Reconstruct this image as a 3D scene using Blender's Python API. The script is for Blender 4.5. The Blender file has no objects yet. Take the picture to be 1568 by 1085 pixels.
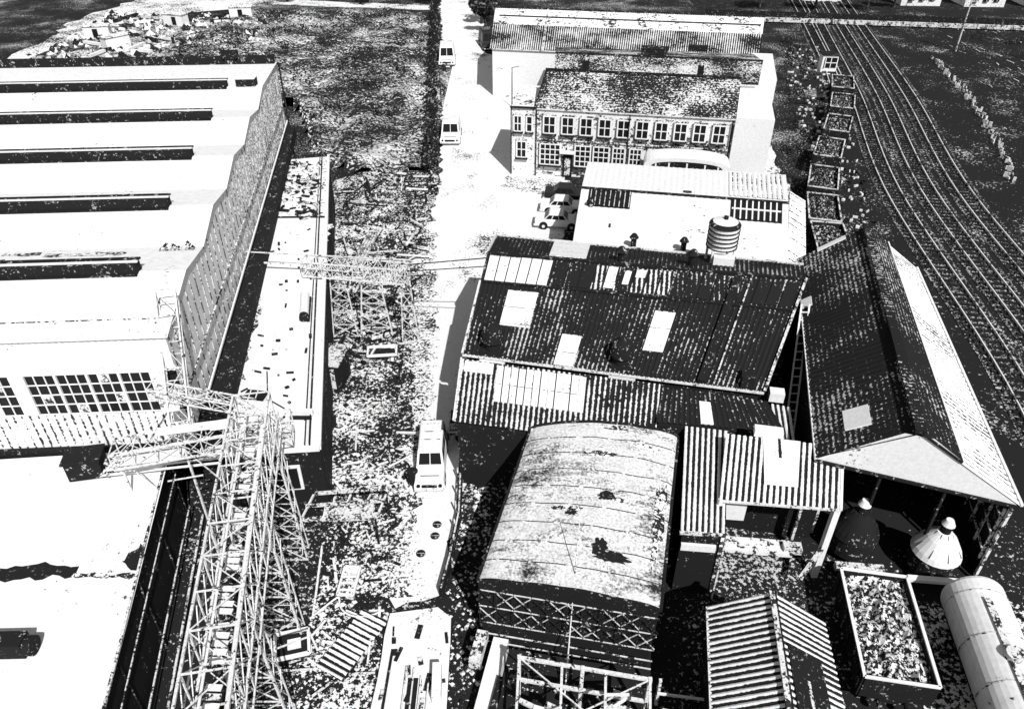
import bpy, math, random
from mathutils import Vector, Matrix, noise
random.seed(7)
R=random.uniform
V=Vector
sc=bpy.context.scene
# ---------------------------------------------------------------- materials
MATS={}
def mk(name,dark,light,bias,terms,soft=.02,rough=.9,grain=.08):
    m=bpy.data.materials.new(name);m.use_nodes=True
    nt=m.node_tree;N=nt.nodes;L=nt.links
    bs=N['Principled BSDF'];bs.inputs['Roughness'].default_value=rough
    bs.inputs['Specular IOR Level'].default_value=.12
    tc=N.new('ShaderNodeTexCoord')
    def math_(op,a,b=None,c=None):
        n=N.new('ShaderNodeMath');n.operation=op
        for i,x in enumerate((a,b,c)):
            if x is None: continue
            if isinstance(x,(int,float)): n.inputs[i].default_value=x
            else: L.new(x,n.inputs[i])
        return n.outputs[0]
    sep=N.new('ShaderNodeSeparateXYZ');L.new(tc.outputs['UV'],sep.inputs[0])
    cur=None;first=None
    def acc(x):
        nonlocal cur
        cur=x if cur is None else math_('ADD',cur,x)
    for t in terms:
        k=t[0]
        if k in('n','u'):
            n=N.new('ShaderNodeTexNoise');n.inputs['Scale'].default_value=t[1]
            n.inputs['Detail'].default_value=4 if t[1]<2 else 3;n.inputs['Roughness'].default_value=.7
            src=tc.outputs['Object'] if k=='n' else tc.outputs['UV']
            if len(t)>3:
                mp=N.new('ShaderNodeMapping');mp.inputs['Scale'].default_value=t[3];L.new(src,mp.inputs[0]);src=mp.outputs[0]
            L.new(src,n.inputs['Vector']);first=n.outputs[0]
            acc(math_('MULTIPLY',math_('SUBTRACT',n.outputs[0],.5),t[2]))
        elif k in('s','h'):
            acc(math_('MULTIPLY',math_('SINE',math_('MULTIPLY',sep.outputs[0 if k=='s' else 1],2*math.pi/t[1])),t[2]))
        elif k in('v','w'):
            fr=math_('FRACT',math_('DIVIDE',sep.outputs[1 if k=='v' else 0],t[1]))
            acc(math_('MULTIPLY',math_('LESS_THAN',fr,t[3]/t[1]),t[2]))
    val=math_('ADD',cur,bias)
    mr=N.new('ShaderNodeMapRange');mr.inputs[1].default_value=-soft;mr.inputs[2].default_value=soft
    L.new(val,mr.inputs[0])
    g=N.new('ShaderNodeMapRange');g.inputs[1].default_value=.35;g.inputs[2].default_value=.65
    g.inputs[3].default_value=light*(1-grain*1.6);g.inputs[4].default_value=light*(1+grain*.25);L.new(first,g.inputs[0])
    cc=N.new('ShaderNodeCombineColor')
    for i in range(3):L.new(g.outputs[0],cc.inputs[i])
    mx=N.new('ShaderNodeMix');mx.data_type='RGBA'
    L.new(mr.outputs[0],mx.inputs[0])
    mx.inputs[6].default_value=(dark,dark,dark,1);L.new(cc.outputs[0],mx.inputs[7])
    L.new(mx.outputs[2],bs.inputs['Base Color'])
    MATS[name]=m;return m
mk('ground_soil',.016,.55,-.115,[('n',.12,.7),('n',4.5,1.0)])
mk('yard_rubble',.016,.76,-.045,[('n',.35,1.1),('n',4.5,1.5)])
mk('field_grass',.016,.6,-.085,[('n',.12,.9),('n',.9,.6,(1,2.2,1)),('n',3,1.4,(1,1.5,1))])
mk('rail_land',.015,.5,-.19,[('n',.15,.9),('n',3.2,1.2)])
mk('track_ballast',.016,.5,-.10,[('n',.4,.4),('n',6,1.2)])
mk('road_concrete',.05,.8,.20,[('n',.14,1.2),('n',5,.9)])
mk('road_edge',.03,.78,.04,[('n',.3,1.0),('n',5,1.3)])
mk('road_far',.03,.78,.08,[('n',.15,1.0),('n',3,1.0)])
mk('whitewash',.06,.8,.22,[('n',.5,.8),('n',6,.8)])
mk('roof_felt_white',.04,.8,.215,[('n',.16,.8),('n',3.0,.8)])
mk('roof_felt_littered',.04,.8,.11,[('n',.35,1.0),('n',2.4,1.0)])
mk('roof_dirt',.02,.78,-.01,[('n',.8,1.0),('n',6,1.4)])
mk('sheet_white',.05,.8,.19,[('s',.3,.05),('n',.3,.9),('n',6,.7)])
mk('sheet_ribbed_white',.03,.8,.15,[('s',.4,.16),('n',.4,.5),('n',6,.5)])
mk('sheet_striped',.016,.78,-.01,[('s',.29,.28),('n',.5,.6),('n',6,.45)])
mk('sheet_dark',.015,.5,-.16,[('s',.3,.11),('u',.3,.6,(1,.4,1)),('n',.25,.6),('n',6,.65)])
mk('sheet_dark_mid',.015,.68,-.08,[('s',.3,.16),('n',.3,.9),('n',6,.6)])
mk('translucent_sheet',.08,.8,.2,[('s',.5,.04),('v',1.3,-.2,.05),('n',.8,.8),('n',8,.7)])
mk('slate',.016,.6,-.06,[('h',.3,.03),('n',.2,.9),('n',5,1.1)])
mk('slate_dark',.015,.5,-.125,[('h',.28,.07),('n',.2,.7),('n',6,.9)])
mk('barrel_sheet',.025,.76,.115,[('n',.28,1.2),('n',1.0,.6,(.6,2.2,1)),('n',8,.65)],soft=.11,grain=.25)
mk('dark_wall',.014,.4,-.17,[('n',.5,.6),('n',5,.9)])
mk('brick_white',.03,.8,.15,[('n',.5,.9),('n',5,1.1)])
mk('black_cladding',.013,.3,-.17,[('s',.9,.03),('n',.5,.5),('n',7,.9)])
mk('glass_dark',.012,.25,-.15,[('n',1,.6)],rough=.25)
mk('steel_white',.04,.76,.12,[('n',2.2,1.0),('n',9,.6)],grain=.2)
mk('steel_dark',.014,.35,-.13,[('n',2,.9),('n',8,.4)])
mk('timber',.025,.72,.03,[('n',1.5,1.0),('n',8,.7)],grain=.2)
mk('tar',.014,.35,-.15,[('n',1,.6),('n',6,.9)])
mk('leaf',.014,.2,-.09,[('n',.8,1.0)])
mk('bark',.03,.2,-.1,[('n',3,1.0)])
mk('coal',.015,.74,-.02,[('n',5,1.8)])
mk('coal_dark',.015,.5,-.10,[('n',4,1.4)])
mk('paint_white',.3,.82,.3,[('n',3,.6)],rough=.4)
mk('paint_dark',.02,.1,-.2,[('n',3,.6)],rough=.4)
mk('rubber',.015,.05,-.2,[('n',3,.6)])
mk('rail_steel',.1,.7,.08,[('n',.6,1.0)],rough=.4)
# ---------------------------------------------------------------- mesh builder
def W(p): return V((p[0],p[1],p[2]))
class G:
    def __init__(s,name,parent=None,shift=None):
        s.n=name;s.p=parent;s.v=[];s.f=[];s.m=[];s.uv=[];s.mi={}
        s.shift=(parent is None) if shift is None else shift
    def face(s,pts,mat,uv=None):
        i=len(s.v);s.v+= [tuple(p) for p in pts];s.f.append(tuple(range(i,i+len(pts))))
        s.m.append(s.mi.setdefault(mat,len(s.mi)))
        if uv is None:
            a=W(pts[0]);b=W(pts[1]);e=(b-a);e=e.normalized() if e.length>1e-6 else V((1,0,0))
            n=e.cross(W(pts[-1])-a);n=n.normalized() if n.length>1e-9 else V((0,0,1));g=n.cross(e)
            uv=[((W(p)-a).dot(e),(W(p)-a).dot(g)) for p in pts]
        s.uv+=uv
    def prism(s,poly,z0,z1,mat,top=None):
        n=len(poly);top=top or mat
        s.face([(x,y,z1) for x,y in poly],top,[(x,y) for x,y in poly])
        for i in range(n):
            a=poly[i];b=poly[(i+1)%n]
            s.face([(a[0],a[1],z0),(b[0],b[1],z0),(b[0],b[1],z1),(a[0],a[1],z1)],mat)
    def box(s,c,d,ang=0,mat='timber',tilt=0,top=None):
        Rm=Matrix.Rotation(ang,3,'Z')@Matrix.Rotation(tilt,3,'Y')
        P=lambda i,j,k:V(c)+Rm@V((i*d[0]/2,j*d[1]/2,k*d[2]/2))
        for q,mm in ((((-1,-1,1),(1,-1,1),(1,1,1),(-1,1,1)),top or mat),(((-1,-1,-1),(-1,1,-1),(1,1,-1),(1,-1,-1)),mat),
                  (((-1,-1,-1),(1,-1,-1),(1,-1,1),(-1,-1,1)),mat),(((1,1,-1),(-1,1,-1),(-1,1,1),(1,1,1)),mat),
                  (((1,-1,-1),(1,1,-1),(1,1,1),(1,-1,1)),mat),(((-1,1,-1),(-1,-1,-1),(-1,-1,1),(-1,1,1)),mat)):
            s.face([P(*t) for t in q],mm)
    def beam(s,a,b,w,mat='steel_white',h=None):
        a=V(a);b=V(b);d=(b-a)
        if d.length<1e-5:return
        d.normalize();h=h or w
        up=V((0,0,1)) if abs(d.z)<.95 else V((0,1,0))
        x=d.cross(up).normalized();y=x.cross(d)
        q=[(-1,-1),(1,-1),(1,1),(-1,1)]
        A=[a+x*i*w/2+y*j*h/2 for i,j in q];B=[b+x*i*w/2+y*j*h/2 for i,j in q]
        for i in range(4):
            j=(i+1)%4;s.face([A[i],A[j],B[j],B[i]],mat)
        s.face(A[::-1],mat);s.face(B,mat)
    def cyl(s,a,b,r0,r1,mat,n=16,caps=True):
        a=V(a);b=V(b);d=(b-a).normalized()
        up=V((0,0,1)) if abs(d.z)<.95 else V((0,1,0))
        x=d.cross(up).normalized();y=x.cross(d)
        A=[a+(x*math.cos(t)+y*math.sin(t))*r0 for t in [2*math.pi*i/n for i in range(n)]]
        B=[b+(x*math.cos(t)+y*math.sin(t))*r1 for t in [2*math.pi*i/n for i in range(n)]]
        L=(b-a).length
        for i in range(n):
            j=(i+1)%n
            u0=2*math.pi*max(r0,r1)*i/n;u1=2*math.pi*max(r0,r1)*(i+1)/n
            s.face([A[i],A[j],B[j],B[i]],mat,[(u0,0),(u1,0),(u1,L),(u0,L)])
        if caps:
            if r0>.01:s.face(A[::-1],mat)
            if r1>.01:s.face(B,mat)
    def corr(s,A,B,C,D,mat,p=.3,amp=.03):
        A,B,C,D=map(V,(A,B,C,D));L=max((B-A).length,(C-D).length)
        n=max(4,int(L/p*4));nrm=(B-A).cross(D-A).normalized()
        if nrm.z<0:nrm=-nrm
        S=(D-A).length;pr=None
        for i in range(n+1):
            t=i/n;h=nrm*amp*math.sin(2*math.pi*t*L/p)
            a=A.lerp(B,t)+h;d=D.lerp(C,t)+h
            if pr:
                s.face([pr[0],a,d,pr[1]],mat,[(pr[2],0),(t*L,0),(t*L,S),(pr[2],S)])
            pr=(a,d,t*L)
    def patch(s,poly,z,mat,step=.5,amp=.2):
        s.face([(x,y,z) for x,y in ragged(poly,step,amp)],mat)
    def done(s):
        me=bpy.data.meshes.new(s.n);vs=s.v;o=V((0,0,0))
        if s.shift and vs:
            k=len(vs);o=V((sum(p[0] for p in vs)/k,sum(p[1] for p in vs)/k,min(p[2] for p in vs)))
            vs=[(p[0]-o.x,p[1]-o.y,p[2]-o.z) for p in vs]
        me.from_pydata(vs,[],s.f)
        ul=me.uv_layers.new(name='UVMap')
        ul.data.foreach_set('uv',[c for q in s.uv for c in q])
        for k in s.mi: me.materials.append(MATS[k])
        me.polygons.foreach_set('material_index',s.m)
        me.update()
        ob=bpy.data.objects.new(s.n,me);sc.collection.objects.link(ob);ob.location=o
        if s.p is not None:
            ob.parent=s.p;ob.matrix_parent_inverse=Matrix.Translation(-s.p.location)
        return ob
def empty(name,loc):
    e=bpy.data.objects.new(name,None);sc.collection.objects.link(e);e.location=loc;e.empty_display_size=1;return e
def ragged(poly,step=.8,amp=.3):
    out=[]
    for i in range(len(poly)):
        a=V(poly[i]);b=V(poly[(i+1)%len(poly)]);n=max(1,int((b-a).length/step));d=(b-a).normalized();q=V((-d.y,d.x))
        for k in range(n):
            out.append(tuple(a.lerp(b,k/n)+q*R(-amp,amp)))
    return out
def sheet(name,poly,z,mat,step=.8,amp=.3):
    g=G(name,shift=False);q=ragged(poly,step,amp) if amp else poly
    g.face([(x,y,z) for x,y in q],mat,[(x,y) for x,y in q]);return g.done()
def lerp(a,b,t):return V(a).lerp(V(b),t)
def bil(Q,s,t,off=.06):
    A,B,C,D=map(V,Q);n=(B-A).cross(D-A).normalized()
    if n.z<0:n=-n
    return A.lerp(B,s).lerp(D.lerp(C,s),t)+n*off
def panel(g,Q,s0,s1,t0,t1,mat,off=.06):
    P=[bil(Q,s0,t0,off),bil(Q,s1,t0,off),bil(Q,s1,t1,off),bil(Q,s0,t1,off)]
    P0=[bil(Q,s0,t0,-.05),bil(Q,s1,t0,-.05),bil(Q,s1,t1,-.05),bil(Q,s0,t1,-.05)]
    g.face(P,mat)
    for i in range(4):
        j=(i+1)%4;g.face([P0[i],P0[j],P[j],P[i]],mat)
# ---------------------------------------------------------------- ground
gg=G('ground',shift=False);S=1500
gg.face([(-S,-S,0),(S,-S,0),(S,S,0),(-S,S,0)],'ground_soil');gg.done()
sheet('railway_land',[(27,20),(29,48),(31,60),(36,80),(44,105),(52,140),(58,175),(160,175),(160,20)],.004,'rail_land',2,.8)
sheet('rubble_yard_ground',[(-10.2,14),(-5.6,14),(-5.9,23),(-5.8,31),(-5.9,37.6),(-6.8,50),(-7.8,64.7),(-7.5,77),(-13,80),(-18.5,76),(-17.5,69),(-10,29),(-9.5,25)],.008,'yard_rubble',.8,.35)
sheet('path',[(-76,168),(-40,168),(-52,160),(-68,154),(-74,132),(-76.5,112),(-80,112),(-78,134),(-80,150)],.008,'road_far',2,.9)
sheet('path',[(-73,118),(-44,124),(-47,150),(-66,152)],.012,'yard_rubble',2,1.5)
road=[(-14.2,165),(-13.8,185),(-5,185),(-5.7,164),(-4.3,127),(-.6,123),(.4,110),(.1,79),(5.5,77),(6.6,70),(4.2,62),(-1.7,58),(-2.2,50),(-3.4,44.9),(-3.6,38),(-2.9,31.8),(-3.4,26.1),(-3.6,23.8),(-5.9,23.3),(-5.9,30.8),(-6,37.6),(-6.8,50.1),(-7.8,64.7),(-7.5,77),(-9.5,105),(-11.3,130)]
sheet('road',road,.016,'road_concrete',.7,.28)
sheet('road_verge',[(-5.2,24),(-5.3,31),(-5.2,38),(-5.6,47),(-6.6,58),(-7.2,66),(-8.2,66),(-8.3,58),(-7.2,47),(-6.4,38),(-6.3,31),(-6.3,24)],.022,'road_edge',.4,.35)
sheet('road_verge',[(-.8,77),(.2,77),(6,76),(6,73),(2,72.5),(-1,74.6)],.022,'road_edge',.5,.4)
sheet('crossroad',[(-90,170),(-14,158),(-13.5,162),(-90,176)],.012,'road_far',2,.4)
sheet('crossroad',[(42,149),(110,138),(110,141),(42,152.5)],.012,'tar',2,.3)
sheet('access_road',[(36,171),(36,160),(130,158),(130,168)],.012,'tar',2,.3)
sheet('forecourt',[(23.2,72.8),(28,72),(31,95),(33,120),(30,121),(27,98)],.012,'road_far',1,.5)
sheet('dirt_area',[(17,13),(28,13),(29,24),(24,24),(19,23)],.012,'yard_rubble',.8,.5)
mound=[(-55,122),(-50,158),(-17,156),(-9.5,120),(-8.6,78),(-14,77),(-21,80),(-27,98),(-40,104)]
def inside(x,y,P):
    c=False;j=len(P)-1
    for i in range(len(P)):
        if (P[i][1]>y)!=(P[j][1]>y) and x<(P[j][0]-P[i][0])*(y-P[i][1])/(P[j][1]-P[i][1])+P[i][0]:c=not c
        j=i
    return c
g=G('grass_field',shift=False)
def hz(x,y):
    if not inside(x,y,mound):return .03
    return .1+2.2*abs(noise.noise(V((x*.09,y*.06,0))))+.7*noise.noise(V((x*.4,y*.3,3)))+.35*noise.noise(V((x*1.3,y*1.1,3)))
for i in range(-56,-8):
    for j in range(77,158):
        if inside(i+.5,j+.5,mound):
            g.face([(i+a,j+b,max(.03,hz(i+a,j+b))) for a,b in((0,0),(1,0),(1,1),(0,1))],'field_grass',[(i,j)]*4)
g.done()
# ---------------------------------------------------------------- hall A
a8=math.radians(8);a4=math.radians(3.5);OA=V((-16.2,29.6));ex=V((math.cos(a4),math.sin(a4)));ey=V((-math.sin(a8),math.cos(a8)))
def LA(x,y,z): p=OA+ex*x+ey*y;return V((p.x,p.y,z))
e=empty('factory_hall',(-30,50,0))
XL=-60
roof=G('roof',e);pro=[(-.2,11.9)]
ridges=[5.0+8.0*i for i in range(5)]
for i,r in enumerate(ridges):
    pro.append((r,12.6))
    if i<4:pro.append((r+4.0,11.9))
pro.append((47.3,11.9))
for (y0,z0),(y1,z1) in zip(pro,pro[1:]):
    roof.face([LA(XL,y0,z0),LA(.15,y0,z0),LA(.15,y1,z1),LA(XL,y1,z1)],'roof_felt_white')
roof.beam(LA(-44,1.2,12.1),LA(-.5,1.2,12.1),.06,'roof_dirt',.05)
for xx,yy,sx,sy in((-6,8.0,2.2,.25),(-9.5,8.3,1.0,.2),(-12.5,7.2,2.5,.3),(-1.2,8.6,.9,.3)):
    q=ragged([(-sx,-sy),(sx,-sy),(sx,sy),(-sx,sy)],.3,.12);zz=lambda y:12.6-abs(y-ridges[0])*.175 if y<9 else 12.25
    roof.face([LA(xx+u,yy+v_,zz(yy+v_)+.03) for u,v_ in q],'roof_dirt')
roof.done()
wl=G('walls',e)
wl.face([LA(0,y,z-.03) for y,z in [(0,11.9)]+pro[1:-1]+[(47.2,11.9)]][::-1]+[LA(0,0,5),LA(0,47.2,5)],'sheet_white')
wl.face([LA(0,0,0),LA(0,47.2,0),LA(0,47.2,5),LA(0,0,5)],'dark_wall')
wl.corr(LA(XL,-.02,11.85),LA(0,-.02,11.85),LA(0,-.02,9.9),LA(XL,-.02,9.9),'sheet_white')
wl.corr(LA(XL,-.02,7.5),LA(0,-.02,7.5),LA(0,-.02,5),LA(XL,-.02,5),'sheet_ribbed_white',.4)
wl.face([LA(XL,.15,5),LA(0,.15,5),LA(0,.15,11.8),LA(XL,.15,11.8)],'dark_wall')
wl.face([LA(XL,47.2,0),LA(0,47.2,0),LA(0,47.2,11.9),LA(XL,47.2,11.9)],'dark_wall')
wl.beam(LA(XL,-.12,5.1),LA(0,-.12,5.1),.15,'dark_wall',.5)
wl.beam(LA(XL,-.1,11.95),LA(.1,-.1,11.95),.18,'whitewash',.14)
wl.beam(LA(.16,0,8.4),LA(.16,47,8.2),.08,'roof_dirt',.1)
wl.prism([tuple(LA(0.02,0,0).xy),tuple(LA(1.35,0,0).xy),tuple(LA(1.0,46,0).xy),tuple(LA(0.02,46,0).xy)],5.0,6.1,'dark_wall','tar')
for k in range(47):
    y=.3+k*1.0;wl.beam(LA(.04,y,6.1),LA(.04,y,11.8),.035,'roof_dirt')
for y in (46.9,47.1):wl.beam(LA(.3,y,0),LA(.3,y,11.8),.1,'steel_dark')
wl.beam(LA(.35,2,6.6),LA(.35,46,6.6),.1,'whitewash',.12)
wl.done()
wd=G('windows',e)
groups=[(-7.2,-1.2),(-14.0,-7.8),(-20.6,-14.6),(-27,-21.2)]
for x0,x1 in groups:
    n=12;dx=(x1-x0)/n
    wd.face([LA(x0,-.01,7.5),LA(x1,-.01,7.5),LA(x1,-.01,9.9),LA(x0,-.01,9.9)],'glass_dark')
    for i in range(n):
        for z in(7.8,8.4,9.0,9.6):
            if R(0,1)<.12:wd.box(LA(x0+dx*(i+.5),-.03,z),(dx*.9,.02,.5),a4,'timber')
    for i in range(n+1): wd.beam(LA(x0+dx*i,-.06,7.5),LA(x0+dx*i,-.06,9.9),.05 if i%3 else .12,'paint_white')
    for z in (7.5,8.1,8.7,9.3,9.9): wd.beam(LA(x0,-.06,z),LA(x1,-.06,z),.05,'paint_white')
    wd.box(LA(x1+.3,-.05,8.7),(.55,.12,2.4),a4,'whitewash')
wd.done()
vt=G('roof_vents',e)
for i,r in enumerate(ridges):
    xe=[-2.2,-2.4,-2.6,-2.7,-2.8][i]
    vt.box(LA((XL+xe)/2,r,12.8),(xe-XL,.7,.75),a4,'tar',top='steel_dark')
    vt.beam(LA(XL,r+.4,13.15),LA(xe+.1,r+.4,13.15),.1,'steel_dark',.1)
    vt.beam(LA(XL,r-.1,13.22),LA(xe+.1,r-.1,13.22),.16,'whitewash',.06)
    vt.beam(LA(XL,r-.42,12.55),LA(xe,r-.42,12.55),.1,'tar',.12)
vt.box(LA(-1.2,ridges[4]+.4,12.8),(1.6,1,.8),a4,'tar',top='whitewash')
vt.box(LA(-25,46.6,12.3),(50,.4,.8),a4,'steel_dark',top='tar');vt.box(LA(-4,46.4,12.9),(1.5,.5,.7),a4,'tar');vt.done()
# ---------------------------------------------------------------- hall B
e=empty('low_factory_hall',(-30,18,0))
g=G('walls',e);poly=[(-62,23),(-62,0),(-12.6,2),(-15.6,18),(-17.8,29.0)]
g.prism(poly,0,4.96,'black_cladding','roof_felt_white')
for k in range(8):
    t=k/7;p=lerp((-12.6,2,0),(-17.8,29,0),t);g.beam((p.x+.1,p.y,0),(p.x+.1,p.y,4.8),.06,'steel_dark')
for o,z,w_ in((.2,3.6,.05),(.35,1.2,.07),(.9,.5,.1)):g.beam((-12.6+o,2,z),(-17.8+o,29,z),w_,'timber')
g.done()
g=G('roof',e);g.face([(-62,25.2,5),(-62,-1,5),(-12.4,1,5),(-15.45,18,5),(-17.6,29.35,5)],'roof_felt_white')
g.box((-40.5,17.1,5.45),(43.2,.7,.8),math.atan2(1.2,43.1),'tar',top='steel_dark');g.cyl((-19.2,17.7,5.4),(-18.6,17.7,5.4),.4,.4,'tar')
g.patch([(-40,20.6),(-22,21.1),(-18.9,21.3),(-18.9,21.8),(-20.5,22.1),(-22,21.8),(-40,21.6)],5.006,'tar',.3,.16)
g.patch([(-19,21.2),(-16.3,21.2),(-16.2,21.45),(-19,21.5)],5.008,'roof_dirt',.3,.08)
g.patch([(-17.2,22.0),(-16.3,21.6),(-16.4,22.9),(-16.7,23.1)],5.007,'tar',.2,.12)
g.beam((-15.5,18,5.06),(-17.7,29.2,5.06),.1,'timber');g.beam((-15.5,18,5.06),(-12.5,2,5.06),.1,'timber')
g.done()
g=G('roof_hut',e);g.box((-21,27.6,5.6),(1.6,1.1,1.1),.2,'steel_dark');g.box((-21,27.6,6.2),(1.8,1.3,.08),.2,'tar')
g.box((-19.8,27.7,5.4),(.5,.5,.8),.2,'timber');g.done()
# ---------------------------------------------------------------- annex
e=empty('flat_roof_annex',(-15,48,0))
AP=[(-22.2,68.8),(-16.0,28.8),(-10,29.4),(-17.4,69.9)]
g=G('walls',e);g.prism(AP,0,4.9,'dark_wall','dark_wall');g.done()  # dark colour paints shade onto the annex's right wall, which the sun reaches
g=G('roof',e)
g.face([(-22.2,68.8,5),(-20.2,56.5,5),(-14.8,56.6,5),(-17.3,69.9,5)],'roof_felt_littered')
g.face([(-20.2,56.5,5),(-16.0,28.7,5),(-9.9,29.3,5),(-14.8,56.6,5)],'roof_felt_white')
g.beam((-9.95,29.3,5.1),(-17.35,69.9,5.1),.22,'whitewash',.24)
g.beam((-10.5,29.6,5.1),(-17.9,69.6,5.1),.08,'steel_dark',.2)
g.beam((-10.75,29.6,5.06),(-18.1,69.6,5.06),.06,'tar',.1)
g.beam((-16,28.7,5.1),(-9.9,29.25,5.1),.18,'whitewash',.2)
g.beam((-22.2,68.9,5.1),(-17.3,70,5.1),.2,'tar',.3)
g.beam((-22.0,68.9,5.05),(-15.8,28.9,5.05),.2,'tar',.16)
g.beam((-20.2,56.5,5.1),(-14.9,56.6,5.1),.1,'steel_dark',.1)
g.patch([(-16.3,35),(-15.6,34.8),(-16.8,44),(-17.2,44.5),(-17.4,41)],5.006,'roof_dirt',.4,.25)
g.patch([(-17,53),(-13.9,52.6),(-14.3,55.5),(-18.5,55.2)],5.006,'roof_felt_littered',.5,.4)
g.done()
g=G('roof_fittings',e)
g.box((-14.3,33.4,5.15),(1.3,.9,.3),-.17,'paint_white',top='glass_dark')
for k in (-.3,.1):g.beam((-14.3+k,33.0,5.32),(-14.3+k-.05,33.9,5.32),.05,'paint_white')
g.cyl((-13.4,41.6,5.3),(-13.9,44.2,5.3),.3,.3,'whitewash');g.cyl((-13.35,41.3,5.3),(-13.4,41.6,5.3),.3,.3,'tar');g.beam((-13.1,41.3,5.05),(-13.6,44.2,5.05),.2,'tar',.2)
g.box((-11.4,32,5.25),(1.2,.25,.3),0,'whitewash');g.box((-11.4,31.6,5.2),(1.2,.1,.2),0,'tar')
for k in range(190):
    t=R(0,1)**.8;yy=56+t*12.5;xc=-17.6-(yy-56)*.18
    g.box((xc+R(-2.2,2.2),yy,5.08),(R(.1,.9),R(.08,.35),R(.05,.16)),R(0,3),random.choice(['tar','whitewash','timber','tar']))
for k in range(40):
    yy=R(31,55);xc=-12.8-(yy-29)*.18
    g.box((xc+R(-2.5,2.2),yy,5.05),(R(.06,.5),R(.06,.2),R(.05,.12)),R(0,3),'tar')
g.beam((-13.6,33.2,5.1),(-14.3,35.8,5.15),.06,'tar');g.beam((-12.5,32.5,5.1),(-14,33.6,5.1),.05,'tar')
g.done()
g=G('windows',e)
g.box((-11.9,29.15,3.1),(1.6,.1,1.7),.1,'paint_white');g.box((-11.9,29.08,3.1),(1.3,.1,1.4),.1,'glass_dark');g.box((-11.9,29.0,3.1),(.06,.08,1.4),.1,'paint_white')
for k in range(9):
    p=lerp((-10,29.4,0),(-17.4,69.9,0),(k+.5)/9);g.beam((p.x+.05,p.y-1,3.6),(p.x-.3,p.y+1,3.6),.08,'glass_dark',1.0);g.beam((p.x+.1,p.y-1,3.1),(p.x-.25,p.y+1,3.1),.12,'steel_dark',.1)
g.done()
# ---------------------------------------------------------------- lattice conveyor
def truss(g,p0,p1,w,h,n,r,mat='steel_white'):
    p0=V(p0);p1=V(p1);d=(p1-p0).normalized();x=d.cross(V((0,0,1))).normalized()
    def P(t,i,j):return p0.lerp(p1,t)+x*i*w/2+V((0,0,j*h))
    for i in(-1,1):
        for j in(0,1):g.beam(P(0,i,j),P(1,i,j),r*1.7,mat)
    for k in range(n+1):
        t=k/n
        for i in(-1,1):g.beam(P(t,i,0),P(t,i,1),r,mat)
        for j in(0,1):g.beam(P(t,-1,j),P(t,1,j),r,mat)
        if k<n:
            u=(k+1)/n;s=1 if k%2 else -1
            for i in(-1,1):
                g.beam(P(t,i,0),P(u,i,1),r*.7,mat);g.beam(P(t,i,1),P(u,i,0),r*.7,mat)
            for j in(0,1):g.beam(P(t,-s,j),P(u,s,j),r*.7,mat)
def trestle(g,x,y,z,w,sp,r=.1,mat='steel_white'):
    for i in(-1,1):g.beam((x+i*w/2,y,z),(x+i*(w/2+sp),y,0),r*1.4,mat)
    n=5
    for k in range(n):
        z0=z*(1-k/n);z1=z*(1-(k+1)/n);a=w/2+sp*k/n;b=w/2+sp*(k+1)/n
        g.beam((x-a,y,z0),(x+b,y,z1),r*.7,mat);g.beam((x+a,y,z0),(x-b,y,z1),r*.7,mat);g.beam((x-b,y,z1),(x+b,y,z1),r*.8,mat)
e=empty('lattice_conveyor_gantry',(-11,20,0))
g=G('main_boom',e);truss(g,(-11.9,27.4,8.3),(-8.4,7.5,8.3),1.6,1.9,13,.052);g.done()
g=G('walkway',e)
for k in range(60):
    if k%6 in(2,3):continue
    t=k/60;p=lerp((-12.0,27.2,0),(-8.5,7.6,0),t);g.box((p.x-.15,p.y,8.42),(.55,.22,.05),-.05,random.choice(['whitewash','timber']))
g.cyl((-11.55,27,8.75),(-8.0,7.6,8.75),.09,.09,'whitewash',10)
g.cyl((-12.15,27,9.5),(-8.7,7.6,9.5),.05,.05,'whitewash',8)
for s in(-1.15,1.1):
    g.beam((-11.9+s,27.2,8.35),(-8.4+s,7.6,8.35),.06);g.beam((-11.9+s,27.2,9.3),(-8.4+s,7.6,9.3),.035)
    for k in range(12):
        p=lerp((-11.9,27.2,0),(-8.4,7.6,0),k/12);g.beam((p.x+s,p.y,8.3),(p.x+s,p.y,9.35),.04);g.beam((p.x+s,p.y,8.3),(p.x+s*.7,p.y+.6,8.3),.05)
g.done()
g=G('trestles',e)
for yy in(26.3,21.5,16.6,11.5):
    xx=-11.9+(27.4-yy)*.176;trestle(g,xx,yy,8.3,1.5,.3,.06);trestle(g,xx-.1,yy+.8,8.3,1.5,.3,.04)
    for s in(-1,1):
        for k in range(4):
            z=8.3-k*2;g.beam((xx+s*.85,yy,z),(xx+s*.85,yy+.8,z-1.9),.035);g.beam((xx+s*.85,yy+.8,z),(xx+s*.85,yy,z-1.9),.035)
for k in range(9):
    y=R(10,27);x=-11.9+(27.4-y)*.176;z=R(3,9.0);a=V((x+R(-1.0,1.0),y,z));g.beam(a,a+V((R(-1.4,1.4),R(-1,1),R(-.4,.4))),R(.03,.06))
g.done()
g=G('cross_boom',e);truss(g,(-18.6,26.4,6.9),(-10.6,28.0,7.4),1.2,.9,8,.045)
truss(g,(-15.6,27.4,7.8),(-16.6,31.6,12.5),.9,.7,5,.04);truss(g,(-12.2,28,8.6),(-17.0,28.4,9.4),.7,.5,5,.035)
for a in((-18.4,26.3),(-15.5,26.9),(-13.4,27.4)):
    g.beam((a[0],a[1],7.2),(a[0],a[1],5 if a[0]<-17 else 0),.09);g.beam((a[0],a[1],7.2),(a[0]+1.2,a[1]+.2,5),.05)
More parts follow.
